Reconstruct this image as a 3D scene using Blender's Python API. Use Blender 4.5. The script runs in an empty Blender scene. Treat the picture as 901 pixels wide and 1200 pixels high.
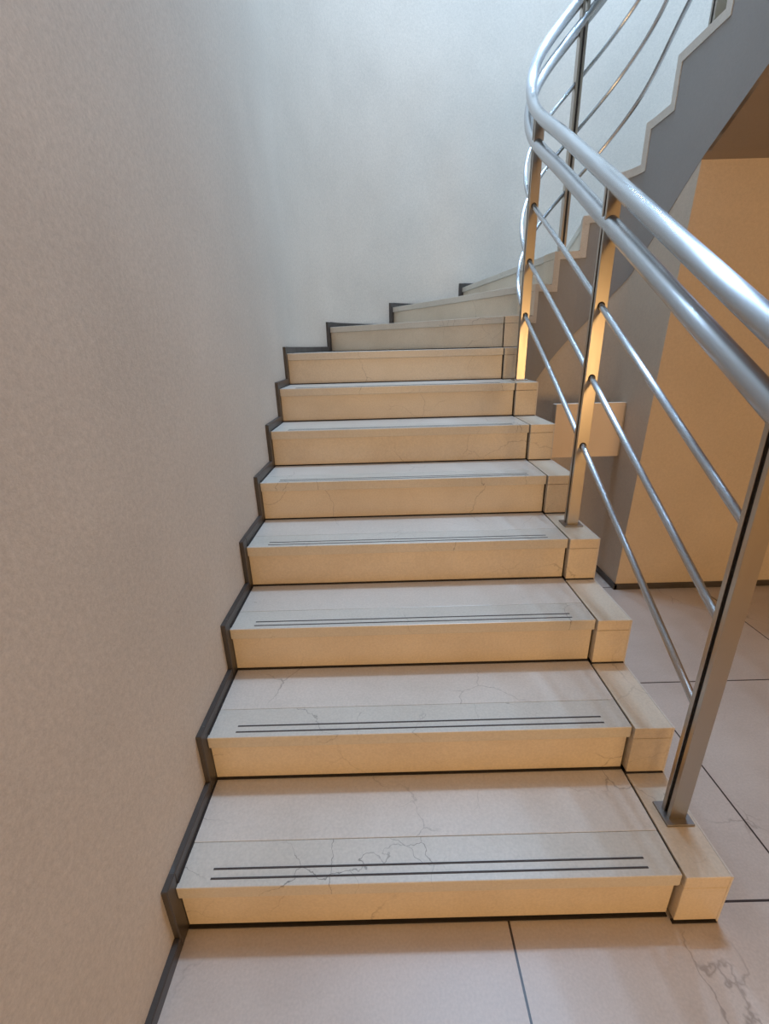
import bpy, bmesh, math, random
from mathutils import Vector, Matrix
PI = math.pi
S = bpy.context.scene
COL = S.collection
random.seed(4)

# ------------------------------------------------------------------ dimensions
RISE, GO = 0.165, 0.2722
XC, YC = 0.374, 1.89            # axis of the stairwell
R_JOINT, R_FACE, R_RAIL = 0.374, 0.261, 0.310
OYC, OA, OB = 2.10, 1.557, 1.590  # outer curve: tread ends
NSTEP = 20
D2R = PI / 180

# ------------------------------------------------------------------ plan curves
def inner(t, R):
    """t<0: lower flight (metres before the curve); 0..pi: round the well; >pi: upper flight."""
    if t < 0: return (XC - R, YC + t)
    if t <= PI: return (XC - R * math.cos(t), YC + R * math.sin(t))
    return (XC + R, YC - (t - PI))
def tangent(t):
    if t < 0: return (0.0, 1.0)
    if t <= PI: return (math.sin(t), math.cos(t))
    return (0.0, -1.0)
def outer(s, off=0.0):
    """s<0: left wall (metres before the curve); 0..pi round the back; >pi: right wall."""
    a, b = OA + off, OB + off
    if s < 0: return (XC - a, OYC + s)
    if s <= PI: return (XC - a * math.cos(s), OYC + b * math.sin(s))
    return (XC + a, OYC - (s - PI))

TI = {}; SO = {}
for k in range(1, 9):
    TI[k] = (k - 1) * GO - YC; SO[k] = (k - 1) * GO - OYC
TI.update({9: 20*D2R, 10: 50*D2R, 11: 78*D2R, 12: 108*D2R, 13: 137*D2R, 14: 168*D2R,
           15: PI + .123, 16: PI + .40})
SO.update({9: 25.5*D2R, 10: 53.1*D2R, 11: 78.4*D2R, 12: 108*D2R, 13: 140*D2R, 14: 161*D2R,
           15: PI + .06, 16: PI + .55})
for k in range(17, NSTEP + 2):
    TI[k] = TI[16] + (k - 16) * GO; SO[k] = PI + (OYC - inner(TI[k], 0)[1])

def lerp(a, b, f): return a + (b - a) * f
def arc(fn, a, b, n=None, **kw):
    n = n or max(2, int(abs(b - a) / 0.06) + 1)
    return [fn(lerp(a, b, i / n), **kw) for i in range(n + 1)]

# height of the nosing line along the inner edge, smoothed
_keys = sorted(TI)
def h_raw(t):
    if t <= TI[1]: return RISE + (t - TI[1]) * RISE / GO
    for k in range(1, NSTEP + 1):
        if t <= TI[k + 1]:
            return RISE * lerp(k, k + 1, (t - TI[k]) / (TI[k + 1] - TI[k]))
    return RISE * (NSTEP + 1)
def h(t):
    n, w = 10, 0.34
    return sum(h_raw(t + w * i / n) for i in range(-n, n + 1)) / (2 * n + 1)

# lower edge of the stringer round the well
ZS = [(-1.9, -0.35), (-.6, .42), (0, .74), (40*D2R, .955), (67.4*D2R, 1.13), (87*D2R, 1.25), (104.5*D2R, 1.35), (132.5*D2R, 1.486),
      (154*D2R, 1.587), (PI, 1.672), (PI + .10, 1.757), (PI + .234, 1.872), (PI + .408, 2.015),
      (PI + .68, 2.185), (PI + 1.95, 2.92)]
def zs(t):
    for (a, za), (b, zb) in zip(ZS, ZS[1:]):
        if t <= b: return lerp(za, zb, (t - a) / (b - a))
    return ZS[-1][1]

# ------------------------------------------------------------------ object helpers
def finish(name, bm, mat, parent=None, smooth=False, bevel=0.0, seg=2):
    bmesh.ops.remove_doubles(bm, verts=bm.verts, dist=1e-6)
    bmesh.ops.recalc_face_normals(bm, faces=bm.faces)
    me = bpy.data.meshes.new(name); bm.to_mesh(me); bm.free()
    me.materials.append(mat)
    o = bpy.data.objects.new(name, me); COL.objects.link(o)
    if parent: o.parent = parent
    if smooth:
        for p in me.polygons: p.use_smooth = True
    if bevel:
        m = o.modifiers.new('bevel', 'BEVEL'); m.width = bevel; m.segments = seg
        m.limit_method = 'ANGLE'; m.angle_limit = 0.6
    return o
def tag(o, label, cat, group=None):
    o['label'] = label; o['category'] = cat
    if group: o['group'] = group
def thing(name, loc, label, cat, group=None):
    o = bpy.data.objects.new(name, None); COL.objects.link(o); o.location = loc
    o.empty_display_size = .1
    tag(o, label, cat, group); return o
def struct(o):
    o['kind'] = 'structure'; return o
def prism(bm, poly, z0, z1):
    """closed prism over a plan polygon; z0/z1 numbers or lists per vertex"""
    n = len(poly)
    f0 = z0 if isinstance(z0, (list, tuple)) else [z0] * n
    f1 = z1 if isinstance(z1, (list, tuple)) else [z1] * n
    a = [bm.verts.new((p[0], p[1], z)) for p, z in zip(poly, f0)]
    b = [bm.verts.new((p[0], p[1], z)) for p, z in zip(poly, f1)]
    bm.faces.new(a[::-1]); bm.faces.new(b)
    for i in range(n):
        j = (i + 1) % n
        bm.faces.new((a[i], a[j], b[j], b[i]))
def strip(bm, inn, out, z0, z1):
    """solid band between two equal-length plan lines, as quads (safe for curves)"""
    n = len(inn)
    f0 = z0 if isinstance(z0, list) else [z0] * n
    f1 = z1 if isinstance(z1, list) else [z1] * n
    V = [[bm.verts.new((p[0], p[1], z)) for p, z in zip(l, zz)] for l, zz in ((inn, f0), (out, f0), (out, f1), (inn, f1))]
    for i in range(n - 1):
        for q in range(4):
            r = (q + 1) % 4
            bm.faces.new((V[q][i], V[q][i+1], V[r][i+1], V[r][i]))
    for i in (0, n - 1):
        bm.faces.new([V[q][i] for q in range(4)])
def box(bm, x0, x1, y0, y1, z0, z1):
    prism(bm, [(x0, y0), (x1, y0), (x1, y1), (x0, y1)], z0, z1)
def tube(bm, pts, rad, n=20, cap=True):
    pts = [Vector(p) for p in pts]
    T = [(pts[min(i+1, len(pts)-1)] - pts[max(i-1, 0)]).normalized() for i in range(len(pts))]
    u = T[0].orthogonal().normalized(); rings = []; uv = bm.loops.layers.uv.new('around'); nr = len(pts)
    for i, (p, t) in enumerate(zip(pts, T)):
        u = (u - t * u.dot(t)).normalized(); v = t.cross(u)
        rings.append([bm.verts.new(p + (u * math.cos(2*PI*j/n) + v * math.sin(2*PI*j/n)) * rad) for j in range(n)])
    for i, (a, b) in enumerate(zip(rings, rings[1:])):
        for j in range(n):
            f = bm.faces.new((a[j], a[(j+1) % n], b[(j+1) % n], b[j]))
            for lp, q in zip(f.loops, ((j, i), (j+1, i), (j+1, i+1), (j, i+1))): lp[uv].uv = (q[0] / n, q[1] / nr)
    if cap:
        for ring, t, s in ((rings[0], T[0], -1), (rings[-1], T[-1], 1)):
            prev = ring; c = sum((w.co for w in ring), Vector()) / n
            for q in range(1, 4):
                ang = q * PI / 8
                cur = [bm.verts.new(c + (w.co - c) * math.cos(ang) + t * s * rad * math.sin(ang) * .6) for w in ring]
                for j in range(n): bm.faces.new((prev[j], prev[(j+1) % n], cur[(j+1) % n], cur[j]))
                prev = cur
            bm.faces.new(prev)

# ------------------------------------------------------------------ materials
def srgb(r, g, b):
    f = lambda c: (c/255/12.92) if c/255 <= .04045 else ((c/255 + .055)/1.055)**2.4
    return (f(r), f(g), f(b), 1)
class NT:
    def __init__(s, name):
        s.m = bpy.data.materials.new(name); s.m.use_nodes = True
        s.t = s.m.node_tree; s.b = s.t.nodes['Principled BSDF']
    def n(s, typ, **kw):
        x = s.t.nodes.new(typ)
        for k, v in kw.items():
            if k in ('operation', 'data_type', 'blend_type', 'feature', 'noise_dimensions', 'distance', 'mode'): setattr(x, k, v)
            else: x.inputs[k.replace('_', ' ')].default_value = v
        return x
    def l(s, a, b): s.t.links.new(a, b)
    def ramp(s, src, stops):
        r = s.t.nodes.new('ShaderNodeValToRGB'); e = r.color_ramp.elements
        while len(e) < len(stops): e.new(.5)
        for q, (p, c) in zip(e, stops): q.position = p; q.color = c
        s.l(src, r.inputs[0]); return r.outputs[0]
    def mix(s, f, a, b, typ='MIX'):
        x = s.t.nodes.new('ShaderNodeMix'); x.data_type = 'RGBA'; x.blend_type = typ
        for sock, v in ((x.inputs[0], f), (x.inputs[6], a), (x.inputs[7], b)):
            if hasattr(v, 'is_linked') or hasattr(v, 'links'): s.l(v, sock)
            else: sock.default_value = v
        return x.outputs[2]
    def math(s, op, a, b=None, c=None):
        x = s.t.nodes.new('ShaderNodeMath'); x.operation = op
        for i, v in enumerate((a, b, c)):
            if v is None: continue
            if hasattr(v, 'links'): s.l(v, x.inputs[i])
            else: x.inputs[i].default_value = v
        return x.outputs[0]
    def pos(s):
        return s.t.nodes.new('ShaderNodeNewGeometry').outputs['Position']

def marble(name, base, alt, vein, rough=.28, vein_amt=.55, scale=3.2, joints=None):
    M = NT(name); P = M.pos()
    nz = M.n('ShaderNodeTexNoise', Scale=1.7, Detail=6.0, Roughness=.6); M.l(P, nz.inputs['Vector'])
    col = M.ramp(nz.outputs['Fac'], [(.35, alt), (.62, base)])
    # streaky clouding
    mp = M.n('ShaderNodeMapping'); mp.inputs['Scale'].default_value = (1.2, 5, 5); mp.inputs['Rotation'].default_value = (0, 0, .5); M.l(P, mp.inputs[0])
    n2 = M.n('ShaderNodeTexNoise', Scale=2.2, Detail=5.0, Roughness=.65); M.l(mp.outputs[0], n2.inputs['Vector'])
    f2 = M.ramp(n2.outputs['Fac'], [(.42, (0, 0, 0, 1)), (.68, (1, 1, 1, 1))])
    col = M.mix(M.math('MULTIPLY', f2, .22), col, (base[0]*1.1, base[1]*1.1, base[2]*1.12, 1))
    # hairline veins
    nd = M.n('ShaderNodeTexNoise', Scale=5.0, Detail=5.0, Roughness=.55); M.l(P, nd.inputs['Vector'])
    vm = M.t.nodes.new('ShaderNodeVectorMath'); vm.operation = 'MULTIPLY_ADD'
    M.l(nd.outputs['Color'], vm.inputs[0]); vm.inputs[1].default_value = (.17, .17, .17); M.l(P, vm.inputs[2])
    vo = M.n('ShaderNodeTexVoronoi', feature='DISTANCE_TO_EDGE', Scale=scale); M.l(vm.outputs[0], vo.inputs['Vector'])
    line = M.ramp(vo.outputs['Distance'], [(0, (1, 1, 1, 1)), (.0075, (0, 0, 0, 1))])
    gate = M.n('ShaderNodeTexNoise', Scale=3.1, Detail=2.0); M.l(P, gate.inputs['Vector'])
    g = M.ramp(gate.outputs['Fac'], [(.50, (0, 0, 0, 1)), (.64, (1, 1, 1, 1))])
    f = M.math('MULTIPLY', M.math('MULTIPLY', line, g), vein_amt)
    col = M.mix(f, col, vein)
    # fine specks
    n3 = M.n('ShaderNodeTexNoise', Scale=160.0, Detail=2.0); M.l(P, n3.inputs['Vector'])
    sp = M.ramp(n3.outputs['Fac'], [(.3, (.93, .93, .93, 1)), (.7, (1.05, 1.05, 1.05, 1))])
    col = M.mix(1.0, col, sp, 'MULTIPLY')
    if joints:
        x0, px, y0, py, w = joints
        sep = M.t.nodes.new('ShaderNodeSeparateXYZ'); M.l(P, sep.inputs[0])
        def lines(c, o, p):
            u = M.math('FLOORED_MODULO', M.math('ADD', M.math('SUBTRACT', c, o), p/2), p)
            return M.math('LESS_THAN', M.math('ABSOLUTE', M.math('SUBTRACT', u, p/2)), w)
        j = M.math('MAXIMUM', M.math('MULTIPLY', lines(sep.outputs[0], x0, px), M.math('GREATER_THAN', sep.outputs[0], -.7)), lines(sep.outputs[1], y0, py))
        col = M.mix(j, col, srgb(52, 40, 36))
    M.l(col, M.b.inputs['Base Color'])
    rg = M.n('ShaderNodeMapRange'); rg.inputs[3].default_value = rough - .05; rg.inputs[4].default_value = rough + .1
    M.l(nz.outputs['Fac'], rg.inputs[0]); M.l(rg.outputs[0], M.b.inputs['Roughness'])
    return M.m

def plaster(name, base, var=.10, bump=.25, rough=.75, fine=260.0):
    M = NT(name); P = M.pos()
    a = M.n('ShaderNodeTexNoise', Scale=fine, Detail=3.0, Roughness=.7); M.l(P, a.inputs['Vector'])
    b = M.n('ShaderNodeTexNoise', Scale=85.0, Detail=4.0, Roughness=.65); M.l(P, b.inputs['Vector'])
    c = M.n('ShaderNodeTexNoise', Scale=2.2, Detail=4.0); M.l(P, c.inputs['Vector'])
    s = M.math('ADD', M.math('MULTIPLY', a.outputs['Fac'], .5), M.math('MULTIPLY', b.outputs['Fac'], .5))
    lo = tuple(v * (1 - var) for v in base[:3]) + (1,); hi = tuple(v * (1 + var) for v in base[:3]) + (1,)
    col = M.ramp(s, [(.36, lo), (.64, hi)])
    cl = M.ramp(c.outputs['Fac'], [(.3, (.93, .93, .93, 1)), (.7, (1.04, 1.04, 1.04, 1))])
    col = M.mix(1.0, col, cl, 'MULTIPLY')
    M.l(col, M.b.inputs['Base Color']); M.b.inputs['Roughness'].default_value = rough
    bp = M.n('ShaderNodeBump', Strength=bump, Distance=.004); M.l(s, bp.inputs['Height']); M.l(bp.outputs[0], M.b.inputs['Normal'])
    return M.m

def steel(name, base, rough, aniso_scale=(1, 1, 1), streak=.06):
    M = NT(name); M.b.inputs['Metallic'].default_value = 1.0; M.b.inputs['Base Color'].default_value = base
    mp = M.n('ShaderNodeMapping'); mp.inputs['Scale'].default_value = aniso_scale; M.l(M.pos(), mp.inputs[0])
    n = M.n('ShaderNodeTexNoise', Scale=14.0, Detail=5.0, Roughness=.7); M.l(mp.outputs[0], n.inputs['Vector'])
    r = M.n('ShaderNodeMapRange'); r.inputs[3].default_value = rough - streak; r.inputs[4].default_value = rough + streak
    M.l(n.outputs['Fac'], r.inputs[0]); M.l(r.outputs[0], M.b.inputs['Roughness'])
    return M.m
def plain(name, base, rough=.6, metal=0.0, nscale=60.0, var=.15):
    M = NT(name); n = M.n('ShaderNodeTexNoise', Scale=nscale, Detail=3.0); M.l(M.pos(), n.inputs['Vector'])
    M.l(M.ramp(n.outputs['Fac'], [(.35, tuple(c*(1-var) for c in base[:3])+(1,)), (.65, tuple(c*(1+var) for c in base[:3])+(1,))]), M.b.inputs['Base Color'])
    M.b.inputs['Roughness'].default_value = rough; M.b.inputs['Metallic'].default_value = metal
    return M.m

m_tread  = marble('cream marble', (.62, .56, .49, 1), (.55, .49, .42, 1), srgb(70, 58, 46), vein_amt=.5)
m_strip  = marble('grey cream marble', (.58, .535, .465, 1), (.52, .475, .405, 1), srgb(60, 52, 44), vein_amt=.75, scale=6.0)
m_riser_warmtint  = marble('marble with warm light tint', (.66, .57, .45, 1), (.56, .47, .36, 1), srgb(92, 70, 50), rough=.34, vein_amt=.4)  # same marble as the treads, yellower: warm light put into its colour
m_floor  = marble('floor marble tiles', (.55, .48, .42, 1), (.47, .40, .345, 1), srgb(88, 72, 58), vein_amt=.45, scale=2.2, rough=.38,
                  joints=(-.394, .757, .034, .772, .0028))
m_wall   = plaster('textured beige wall covering', (.57, .51, .44, 1), var=.11)
m_wall_warmtint = plaster('wall covering with warm light tint', (.56, .475, .385, 1), var=.08, bump=.18)  # same covering as the left wall, warm light tinted into its colour
m_string = plaster('smooth grey stringer paint', (.30, .28, .265, 1), var=.03, bump=.05, fine=120.0)
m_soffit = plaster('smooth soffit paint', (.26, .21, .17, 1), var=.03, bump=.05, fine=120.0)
m_ceil   = plaster('white ceiling paint', (.72, .70, .66, 1), var=.03, bump=.05)
m_hall   = plaster('warm hall wall', (.62, .50, .36, 1), var=.04, bump=.05)
m_skirt  = marble('dark grey skirting stone', (.062, .054, .049, 1), (.04, .035, .032, 1), (.12, .11, .1, 1), rough=.35, vein_amt=.2)
m_grout  = plain('dark grout', (.02, .015, .012, 1), .8)
m_groove = plain('anti slip inlay', (.05, .036, .03, 1), .7)
m_rail   = steel('brushed steel tube', (.50, .505, .52, 1), .245, streak=.004)
_t = m_rail.node_tree; _b = _t.nodes['Principled BSDF']; _b.inputs['Anisotropic'].default_value = 1.0
_g = _t.nodes.new('ShaderNodeTangent'); _g.direction_type = 'UV_MAP'; _g.uv_map = 'around'      # lengthwise brushing
_t.links.new(_g.outputs[0], _b.inputs['Tangent'])
m_post   = steel('brushed steel flat bar', (.47, .43, .38, 1), .30, (6, 6, .5))
m_base   = steel('dull steel plate', (.30, .285, .27, 1), .42)
m_slot   = plain('black slot infill', (.008, .007, .007, 1), .5)
m_plate  = plaster('beige painted panel', (.80, .655, .51, 1), var=.02, bump=.03)

# ------------------------------------------------------------------ the setting
bm = bmesh.new(); box(bm, -1.4, 4.2, -7.2, 4.2, -.12, 0)
struct(finish('floor', bm, m_floor))

bm = bmesh.new()
ss = [-9.2, -7, -5, -4, -3, -2, -1, -.5] + [PI * i / 60 for i in range(61)] + [PI + .2, PI + .6]
strip(bm, [outer(s, .015) for s in ss], [outer(s, .135) for s in ss], 0.0, 6.3)
wl = struct(finish('wall_left', bm, m_wall, smooth=True))
md = wl.modifiers.new('edges', 'EDGE_SPLIT'); md.split_angle = .5
# right wall of the upper flight, above its soffit
bm = bmesh.new()
ts = [PI - .4 + .2*i for i in range(17)]
xr = XC + OA + .015
pts = [(xr, 1.52), (xr, 1.0), (xr, .4), (xr, -.2)]
strip(bm, pts, [(xr + .12, y) for x, y in pts], [1.95, 2.25, 2.6, 2.9], 6.3)
struct(finish('wall_right', bm, m_wall))
# upper ceiling over everything, hall ceiling
bm = bmesh.new(); box(bm, -1.4, 4.2, -7.2, 4.2, 6.25, 6.4)
struct(finish('ceiling', bm, m_ceil))
bm = bmesh.new()
box(bm, -1.2, 4.05, -7.05, -.25, 2.9, 3.3)
box(bm, XC + OA + .135, 4.05, -.25, 1.50, 2.9, 3.3)
struct(finish('ceiling', bm, m_ceil))
# hall walls behind the camera and far right
bm = bmesh.new(); box(bm, -1.35, 4.2, -7.17, -7.05, 0, 6.3)
struct(finish('wall_front', bm, m_hall))
bm = bmesh.new(); box(bm, 4.05, 4.17, -7.05, 1.6, 0, 6.3)
struct(finish('wall_hall', bm, m_hall))
# upper storey wall closing the space over the hall
# wall under the upper flight facing the hall; it leans very slightly forward
Y0, YT, ZT = 1.565, 1.481, 2.03
XW = XC + R_FACE + .004
bm = bmesh.new()
def lean(z): return lerp(Y0, YT, z / ZT)
v = []
for x in (XW, 4.06):
    for (dy, z) in ((0, 0), (.12, 0), (.12, 2.05), (0, 2.05)):
        v.append(bm.verts.new((x, lean(z) + dy, z)))
for q in range(4):
    r = (q + 1) % 4; bm.faces.new((v[q], v[r], v[4+r], v[4+q]))
bm.faces.new(v[:4]); bm.faces.new(v[4:])
# extends above the stair soffit further right, beside the stairs
struct(finish('wall_back', bm, m_wall_warmtint))
bm = bmesh.new(); box(bm, xr + .12, 4.06, 1.48, 1.62, 2.04, 6.3)
struct(finish('wall_upper', bm, m_hall))
# curved wall of the well below the stringer
bm = bmesh.new()
tt = [-1.75, -1.2, -.6, -.3] + [PI * i / 48 for i in range(49)]
RW = R_FACE + .005
strip(bm, [inner(t, RW) for t in tt], [inner(t, RW + .05) for t in tt], 0.0, [max(.02, zs(t) + .03) for t in tt])
# straight return up to the leaning corner
cols = []
ys = [YC, 1.78, 1.66, None]
A = []
for y in ys:
    for z in [zs(PI + (YC - y)) + .03] if y else [0]:
        pass
P = [(YC, 0), (YC, zs(PI) + .03), (1.79, zs(PI + .10) + .03), (1.656, zs(PI + .234) + .03), (YT, ZT + .02), (Y0, 0)]
fa = [bm.verts.new((XC + RW, y, z)) for y, z in P]; fb = [bm.verts.new((XC + RW + .05, y, z)) for y, z in P]
bm.faces.new(fa); bm.faces.new(fb[::-1])
for i in range(len(P)):
    j = (i + 1) % len(P); bm.faces.new((fa[i], fa[j], fb[j], fb[i]))
wi = struct(finish('wall_well', bm, m_wall_warmtint, smooth=True))
md = wi.modifiers.new('edges', 'EDGE_SPLIT'); md.split_angle = .5

# skirting: stepped along the left wall
SK, SF = .034, .028
bm = bmesh.new()
def sk(a, b, z0, z1):
    q = [lerp(a, b, i / 8) for i in range(9)]
    strip(bm, [outer(s, 0.0005) for s in q], [outer(s, .018) for s in q], z0, z1)
def so_shift(k, d):
    s = SO[k]
    return s + (d if (s < 0 or s > PI) else d / 1.58)
sk(-9.1, so_shift(1, -SF), 0, SK)
for k in range(1, NSTEP + 1):
    a, b = so_shift(k, -SF), so_shift(k + 1, -SF)
    sk(a, so_shift(k, .012), (k - 1) * RISE, k * RISE + SK)
    sk(so_shift(k, .012), b, k * RISE - .03, k * RISE + SK)
struct(finish('baseboard_left', bm, m_skirt, bevel=.002, seg=1))
bm = bmesh.new()
box(bm, XW - .014, 4.05, Y0 - .016, Y0 + .006, 0, .032)
struct(finish('baseboard_back', bm, m_skirt, bevel=.003, seg=1))
bm = bmesh.new()
q = [PI*(.45 + .55*i/20) for i in range(21)] + [PI + .1, PI + (YC - Y0) + .016]
strip(bm, [inner(t, RW - .014) for t in q], [inner(t, RW + .005) for t in q], 0, .032)
struct(finish('baseboard_well', bm, m_skirt, bevel=.003, seg=1))

# ------------------------------------------------------------------ staircase
stair = thing('staircase', (-.5, 0, 0), 'winding cream marble staircase climbing along the beige wall and turning right', 'staircase')
def child(o): o.matrix_parent_inverse = stair.matrix_basis.inverted(); return o
stair_inv = Matrix.Translation((.5, 0, 0))
def part(name, bm, mat, **kw):
    o = finish(name, bm, mat, stair, **kw); o.matrix_parent_inverse = stair_inv; return o
SLAB = .037
def ti_shift(t, d, R=R_JOINT):
    return t + (d if (t < 0 or t > PI) else d / R)
OV, BLK = .011, -.006
def plan(k, fa, fb, R0, da, db):
    """tread polygon of step k from going fraction fa to fb (plus metric shifts), wall to radius R0"""
    s0, s1, t0, t1 = SO[k], SO[k+1], TI[k], TI[k+1]
    a_s, b_s = lerp(s0, s1, fa), lerp(s0, s1, fb)
    a_t, b_t = lerp(t0, t1, fa), lerp(t0, t1, fb)
    sh = lambda s, d: s + (d if (s < 0 or s > PI) else d / 1.58)
    a_s, b_s = sh(a_s, da), sh(b_s, db); a_t, b_t = ti_shift(a_t, da), ti_shift(b_t, db)
    return arc(outer, a_s, b_s) + arc(inner, b_t, a_t, R=R0)
core = bmesh.new()
treads = {}
for k in range(1, NSTEP + 1):
    z = k * RISE
    fr = .103 / GO if k <= 7 else .4
    bm = bmesh.new(); prism(bm, plan(k, fr, 1, R_JOINT + .0015, .0004, OV + .012), z - SLAB, z)
    tr = part('tread', bm, m_tread, bevel=.0015)
    bm = bmesh.new(); prism(bm, plan(k, 0, fr, R_JOINT + .0015, 0, 0), z - SLAB, z)
    st = finish('nosing_strip', bm, m_strip, tr, bevel=.002)
    st['label'] = 'greyer front band of the tread'
    if k <= 8:                                    # two dark inlaid lines near the nosing
        for ya in (.0165, .0375):
            y = SO[k] + OYC + ya
            bm = bmesh.new(); box(bm, -1.108, -.071, y, y + .0045, z - .004, z + .0006)
            finish('anti_slip_line', bm, m_groove, tr)
    # riser
    o0, o1 = outer(so_shift(k, OV)), outer(so_shift(k, OV + .018))
    j0, j1 = inner(ti_shift(TI[k], OV), R_JOINT + .0035), inner(ti_shift(TI[k], OV + .018), R_JOINT + .0035)
    bm = bmesh.new(); prism(bm, [o0, j0, j1, o1], (k - 1) * RISE + (.008 if k == 1 else .004), z - SLAB - .0004)
    part('riser', bm, m_riser_warmtint, bevel=.001, seg=1)
    # end block beside the joint
    a, b = ti_shift(TI[k], BLK), ti_shift(TI[k+1], BLK - .0005)
    n = 8
    bm = bmesh.new()
    q = [lerp(a, b, i / n) for i in range(n + 1)]
    strip(bm, [inner(t, R_JOINT - .0045) for t in q], [inner(t, R_FACE + .0042) for t in q], z - SLAB, z)
    strip(bm, [inner(t, R_JOINT - .0045) for t in q], [inner(t, R_FACE + .0042) for t in q], (k - 1) * RISE + (.008 if k == 1 else .003), z - SLAB - .0012)
    part('end_block', bm, m_riser_warmtint, bevel=.0012, seg=1)
    # dark bed behind and below the slabs
    prism(core, plan(k, 0, 1, R_FACE + .012, OV + .016, OV + .03), max(0, (k - 1.6) * RISE), z - SLAB - .001)
    prism(core, arc(inner, ti_shift(TI[k], OV + .010), TI[k+1], R=R_JOINT + .004) + arc(inner, TI[k+1], ti_shift(TI[k], OV + .010), R=R_FACE + .02),
          max(0, (k - 1) * RISE), z - .006)
    zb = (k - 1) * RISE; gp = .006 if k <= 4 else .005; gh = .0035 if k <= 4 else .0025
    prism(core, [outer(so_shift(k, OV - gp)), inner(ti_shift(TI[k], OV - gp), R_JOINT + .0035), inner(ti_shift(TI[k], OV + .008), R_JOINT + .0035), outer(so_shift(k, OV + .008))], zb, zb + gh)
    prism(core, [inner(ti_shift(TI[k], BLK - .0035), R_JOINT - .001), inner(ti_shift(TI[k], BLK - .0035), R_FACE + .004),
                 inner(ti_shift(TI[k], BLK + .006), R_FACE + .004), inner(ti_shift(TI[k], BLK + .006), R_JOINT - .001)], zb, zb + gh)
    q = [lerp(so_shift(k, .012), so_shift(k + 1, OV), i / 8) for i in range(9)]
    strip(core, [outer(s_, -.0035) for s_ in q], [outer(s_, .001) for s_ in q], z - .01, z + .0025)
part('mortar_bed', core, m_grout)

# cream edge band that follows treads and risers on the well side
W = .036
for k in range(1, NSTEP + 1):
    z = k * RISE
    bm = bmesh.new()
    wr = lambda t, d: t + (d if (t < 0 or t > PI) else d / R_FACE)
    a = ti_shift(TI[k], BLK); b = ti_shift(TI[k + 1], BLK)
    def band(t0, t1, z0, z1):
        q = [lerp(t0, t1, i / 6) for i in range(7)]
        strip(bm, [inner(t, R_FACE - .0005) for t in q], [inner(t, R_FACE + .0045) for t in q], z0, z1)
    band(a, wr(a, W), (k - 1) * RISE, z - SLAB)
    band(a, wr(b, W), z - SLAB, z)
    part('edge_band', bm, m_tread)

# stringer round the well
bm = bmesh.new()
for k in range(1, NSTEP + 1):
    a = ti_shift(TI[k], .01); b = ti_shift(TI[k + 1], .01)
    q = [lerp(a, b, i / 8) for i in range(9)]
    strip(bm, [inner(t, R_FACE + .0030) for t in q], [inner(t, R_FACE + .02) for t in q],
          [min(max(zs(t), .01), (k - 1) * RISE) for t in q], k * RISE - .012)
sg = part('stringer', bm, m_string, smooth=True)
md = sg.modifiers.new('edges', 'EDGE_SPLIT'); md.split_angle = .5
sg['label'] = 'grey painted stringer face round the well'
# soffit under winders and upper flight
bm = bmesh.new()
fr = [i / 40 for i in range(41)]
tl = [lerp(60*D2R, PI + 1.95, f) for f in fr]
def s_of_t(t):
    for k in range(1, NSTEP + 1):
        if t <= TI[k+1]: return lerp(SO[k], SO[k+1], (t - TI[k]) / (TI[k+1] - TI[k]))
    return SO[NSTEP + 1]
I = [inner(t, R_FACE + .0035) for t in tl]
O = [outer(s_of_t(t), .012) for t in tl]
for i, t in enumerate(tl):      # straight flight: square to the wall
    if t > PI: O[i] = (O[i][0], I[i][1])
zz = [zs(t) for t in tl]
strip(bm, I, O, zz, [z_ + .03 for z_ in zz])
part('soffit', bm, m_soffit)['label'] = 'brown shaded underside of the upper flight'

# ------------------------------------------------------------------ railing
rl = thing('stair_railing', (XC - R_RAIL, .143, RISE), 'brushed steel railing with twin round handrails, flat-bar posts and three rods', 'railing')
rl_inv = Matrix.Translation((-(XC - R_RAIL), -.143, -RISE))
def rpart(name, bm, mat, **kw):
    o = finish(name, bm, mat, rl, **kw); o.matrix_parent_inverse = rl_inv; return o
TEND = PI + 1.95
RYC = .03                                  # the rails turn a little later than the stair edge
def raw(t, off):
    x, y = inner(t, R_RAIL)
    return Vector((x, y + (RYC if 0 <= t <= PI else RYC * max(0, 1 - max(-t, t - PI) / .35)), h(t) + off))
def rail_pt(t, off, w=.17):
    n = 8; acc = Vector(); ws = 0
    for i in range(-n, n + 1):
        g = 1 - abs(i) / (n + 1); u = t + w * 2 * i / n
        sc = 1.0
        acc += raw(u, off) * g; ws += g
    return acc / ws
def run(t0, t1, off, step=.03):
    n = int((t1 - t0) / step)
    return [rail_pt(lerp(t0, t1, i / n), off) for i in range(n + 1)]
OFF_U, OFF_L, OFF_R = 1.049, .940, (.71, .48, .24)
TP = [.143 - YC, .959 - YC, 1.785 - YC, 91*D2R, PI + .275, PI + 1.09, PI + 1.9]
for off in (OFF_U, OFF_L):
    bm = bmesh.new(); tube(bm, run(.06 - YC, TEND, off), .025, 28)
    rpart('handrail', bm, m_rail, smooth=True)
for off in OFF_R:
    bm = bmesh.new(); tube(bm, run(TP[0] - .008, TEND - .05, off), .0098, 16)
    rpart('infill_rod', bm, m_rail, smooth=True)
def tread_z(t):
    zt = 0
    for k in range(1, NSTEP + 1):
        if t >= ti_shift(TI[k], BLK): zt = k * RISE
    return zt
BW, BT, GAP = .043, .0115, .011
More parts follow.
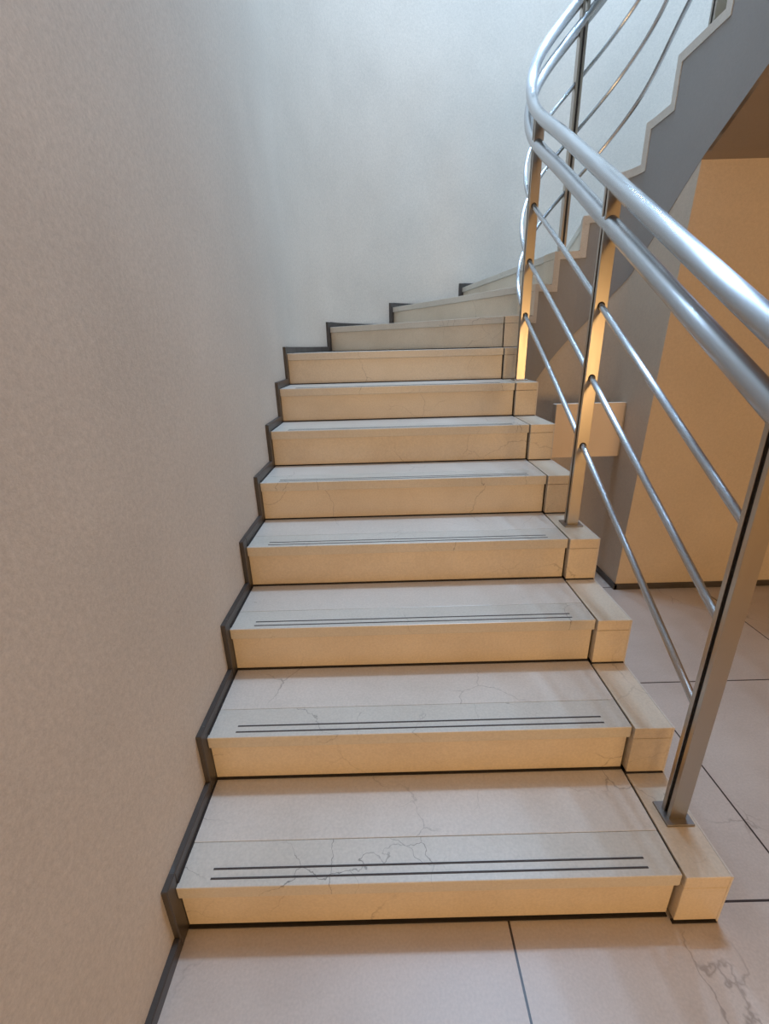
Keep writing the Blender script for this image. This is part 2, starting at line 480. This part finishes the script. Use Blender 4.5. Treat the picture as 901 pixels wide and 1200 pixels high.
for i, t in enumerate(TP):
    x, y, hz = rail_pt(t, 0); tx, ty = tangent(t); z0 = tread_z(t); z1 = hz + OFF_U - .004
    nx, ny = ty, -tx                      # across the run
    def bar(bm, a0, a1, w, za, zb):
        prism(bm, [(x + tx*a + nx*c, y + ty*a + ny*c) for a, c in ((a0, -w/2), (a0, w/2), (a1, w/2), (a1, -w/2))], za, zb)
    bm = bmesh.new()
    bar(bm, -GAP/2 - BT, -GAP/2, BW, z0 + .004, z1); bar(bm, GAP/2, GAP/2 + BT, BW, z0 + .004, z1)
    po = rpart('post', bm, m_post, bevel=.0008, seg=1)
    bm = bmesh.new(); bar(bm, -GAP/2 - .0002, GAP/2 + .0002, BW - .012, z0 + .004, hz + OFF_L)
    finish('slot_infill', bm, m_slot, po).matrix_parent_inverse = rl_inv.copy() if False else Matrix()
    bm = bmesh.new(); bar(bm, -.033, .033, .072, z0 + .0002, z0 + .006)
    finish('base_plate', bm, m_base, po, bevel=.001, seg=1)
    for off in OFF_R:
        if i == 0: continue
        zc = hz + off; sl = (h(t + .02) - h(t - .02)) / .04 / (R_RAIL if 0 < t < PI else 1)
        for s in (-1, 1):
            bm = bmesh.new(); d = s * (GAP/2 + BT)
            c = Vector((x + tx*d, y + ty*d, zc + sl*d))
            n = 20; ring = []
            for (dd, rr) in ((0, .0125), (s*.0016, .0125), (s*.0016, .0099), (0, .0099)):
                ring.append([bm.verts.new(c + Vector((tx*dd, ty*dd, 0)) + Vector((nx, ny, 0))*rr*math.cos(2*PI*j/n) + Vector((0, 0, 1))*rr*1.1*math.sin(2*PI*j/n)) for j in range(n)])
            for q in range(4):
                r_ = (q + 1) % 4
                for j in range(n):
                    bm.faces.new((ring[q][j], ring[q][(j+1) % n], ring[r_][(j+1) % n], ring[r_][j]))
            finish('rod_dark_ring', bm, m_slot, po)  # dark ring on the bar face around the rod

# ------------------------------------------------------------------ panel in the niche
pn = thing('access_panel', (.45, 1.745, .75), 'plain beige rectangular box panel on the shaded wall beneath the winding stairs', 'panel')
pinv = Matrix.Translation((-.45, -1.745, -.75))
bm = bmesh.new(); box(bm, .262, XC + RW + .001, 1.752, 1.80, .738, 1.026)
o = finish('panel_body', bm, m_wall_warmtint, pn, bevel=.001, seg=1); o.matrix_parent_inverse = pinv
bm = bmesh.new(); box(bm, .262, .628, 1.742, 1.7525, .738, 1.030)
o = finish('panel_cover', bm, m_plate, pn, bevel=.0015); o.matrix_parent_inverse = pinv

# ------------------------------------------------------------------ lights
def area(name, loc, target, size, energy, col, shape='DISK', sy=None, spread=PI):
    d = bpy.data.lights.new(name, 'AREA'); d.shape = shape; d.size = size
    if sy: d.size_y = sy
    d.energy = energy; d.color = col; d.spread = spread
    o = bpy.data.objects.new(name, d); COL.objects.link(o); o.location = loc
    o.rotation_euler = (Vector(target) - Vector(loc)).to_track_quat('-Z', 'Y').to_euler()
    return o
COOL = (.525, .79, 1.14); WARM = (1.0, .615, .27)
spots = [(-.35, 1.95, 40), (.15, 1.82, 40), (.42, 2.10, 40), (.75, 1.90, 40), (1.2, 2.05, 40)]
spots += [(x, y, 6) for x, y in ((.9, 1.2), (-.1, 1.3), (.4, .55), (.75, 2.75), (-.2, 2.6), (.1, .1), (.1, 2.4), (.35, 3.2), (-.55, 1.9), (.85, .35), (.6, 1.55), (.0, 1.6), (.55, 2.45), (.9, 3.0))]
for x, y, e in spots:                    # cool downlights in the ceiling high over the well
    area('stairwell_downlight', (x, y, 6.2), (x, y, 0), .11, e, COOL)
# warm wall lamps at the far end of the hall, behind the camera
area('hall_wall_lamp', (-.45, -4.5, 1.1), (0, 1.5, .4), 1.3, 66, WARM, 'RECTANGLE', .9)
area('hall_wall_lamp', (1.75, -4.5, 1.1), (1.2, 1.5, .4), 1.3, 66, WARM, 'RECTANGLE', .9)

w = bpy.data.worlds.new('world'); S.world = w; w.use_nodes = True
w.node_tree.nodes['Background'].inputs[0].default_value = (.5, .6, .7, 1)
w.node_tree.nodes['Background'].inputs[1].default_value = .05

# ------------------------------------------------------------------ camera
cd = bpy.data.cameras.new('camera'); cam = bpy.data.objects.new('camera', cd); COL.objects.link(cam)
cd.sensor_fit = 'HORIZONTAL'; cd.sensor_width = 36; cd.lens = 519.267 / 901 * 36; cd.clip_start = .02
pitch, yaw, roll = math.radians(20.27034891), math.radians(-0.05109013), math.radians(-1.56070212)
fw = Vector((math.sin(yaw)*math.cos(pitch), math.cos(yaw)*math.cos(pitch), -math.sin(pitch)))
rt = Vector((math.cos(yaw), -math.sin(yaw), 0)); up = rt.cross(fw)
r2 = rt*math.cos(roll) + up*math.sin(roll); u2 = up*math.cos(roll) - rt*math.sin(roll)
cam.matrix_world = Matrix(((r2.x, u2.x, -fw.x, -.67186), (r2.y, u2.y, -fw.y, -.66844), (r2.z, u2.z, -fw.z, 1.33314), (0, 0, 0, 1)))
S.camera = cam
S.view_settings.view_transform = 'Standard'; S.view_settings.look = 'None'
S.view_settings.gamma = 1; S.view_settings.use_curve_mapping = False
S.view_settings.exposure = -0.31
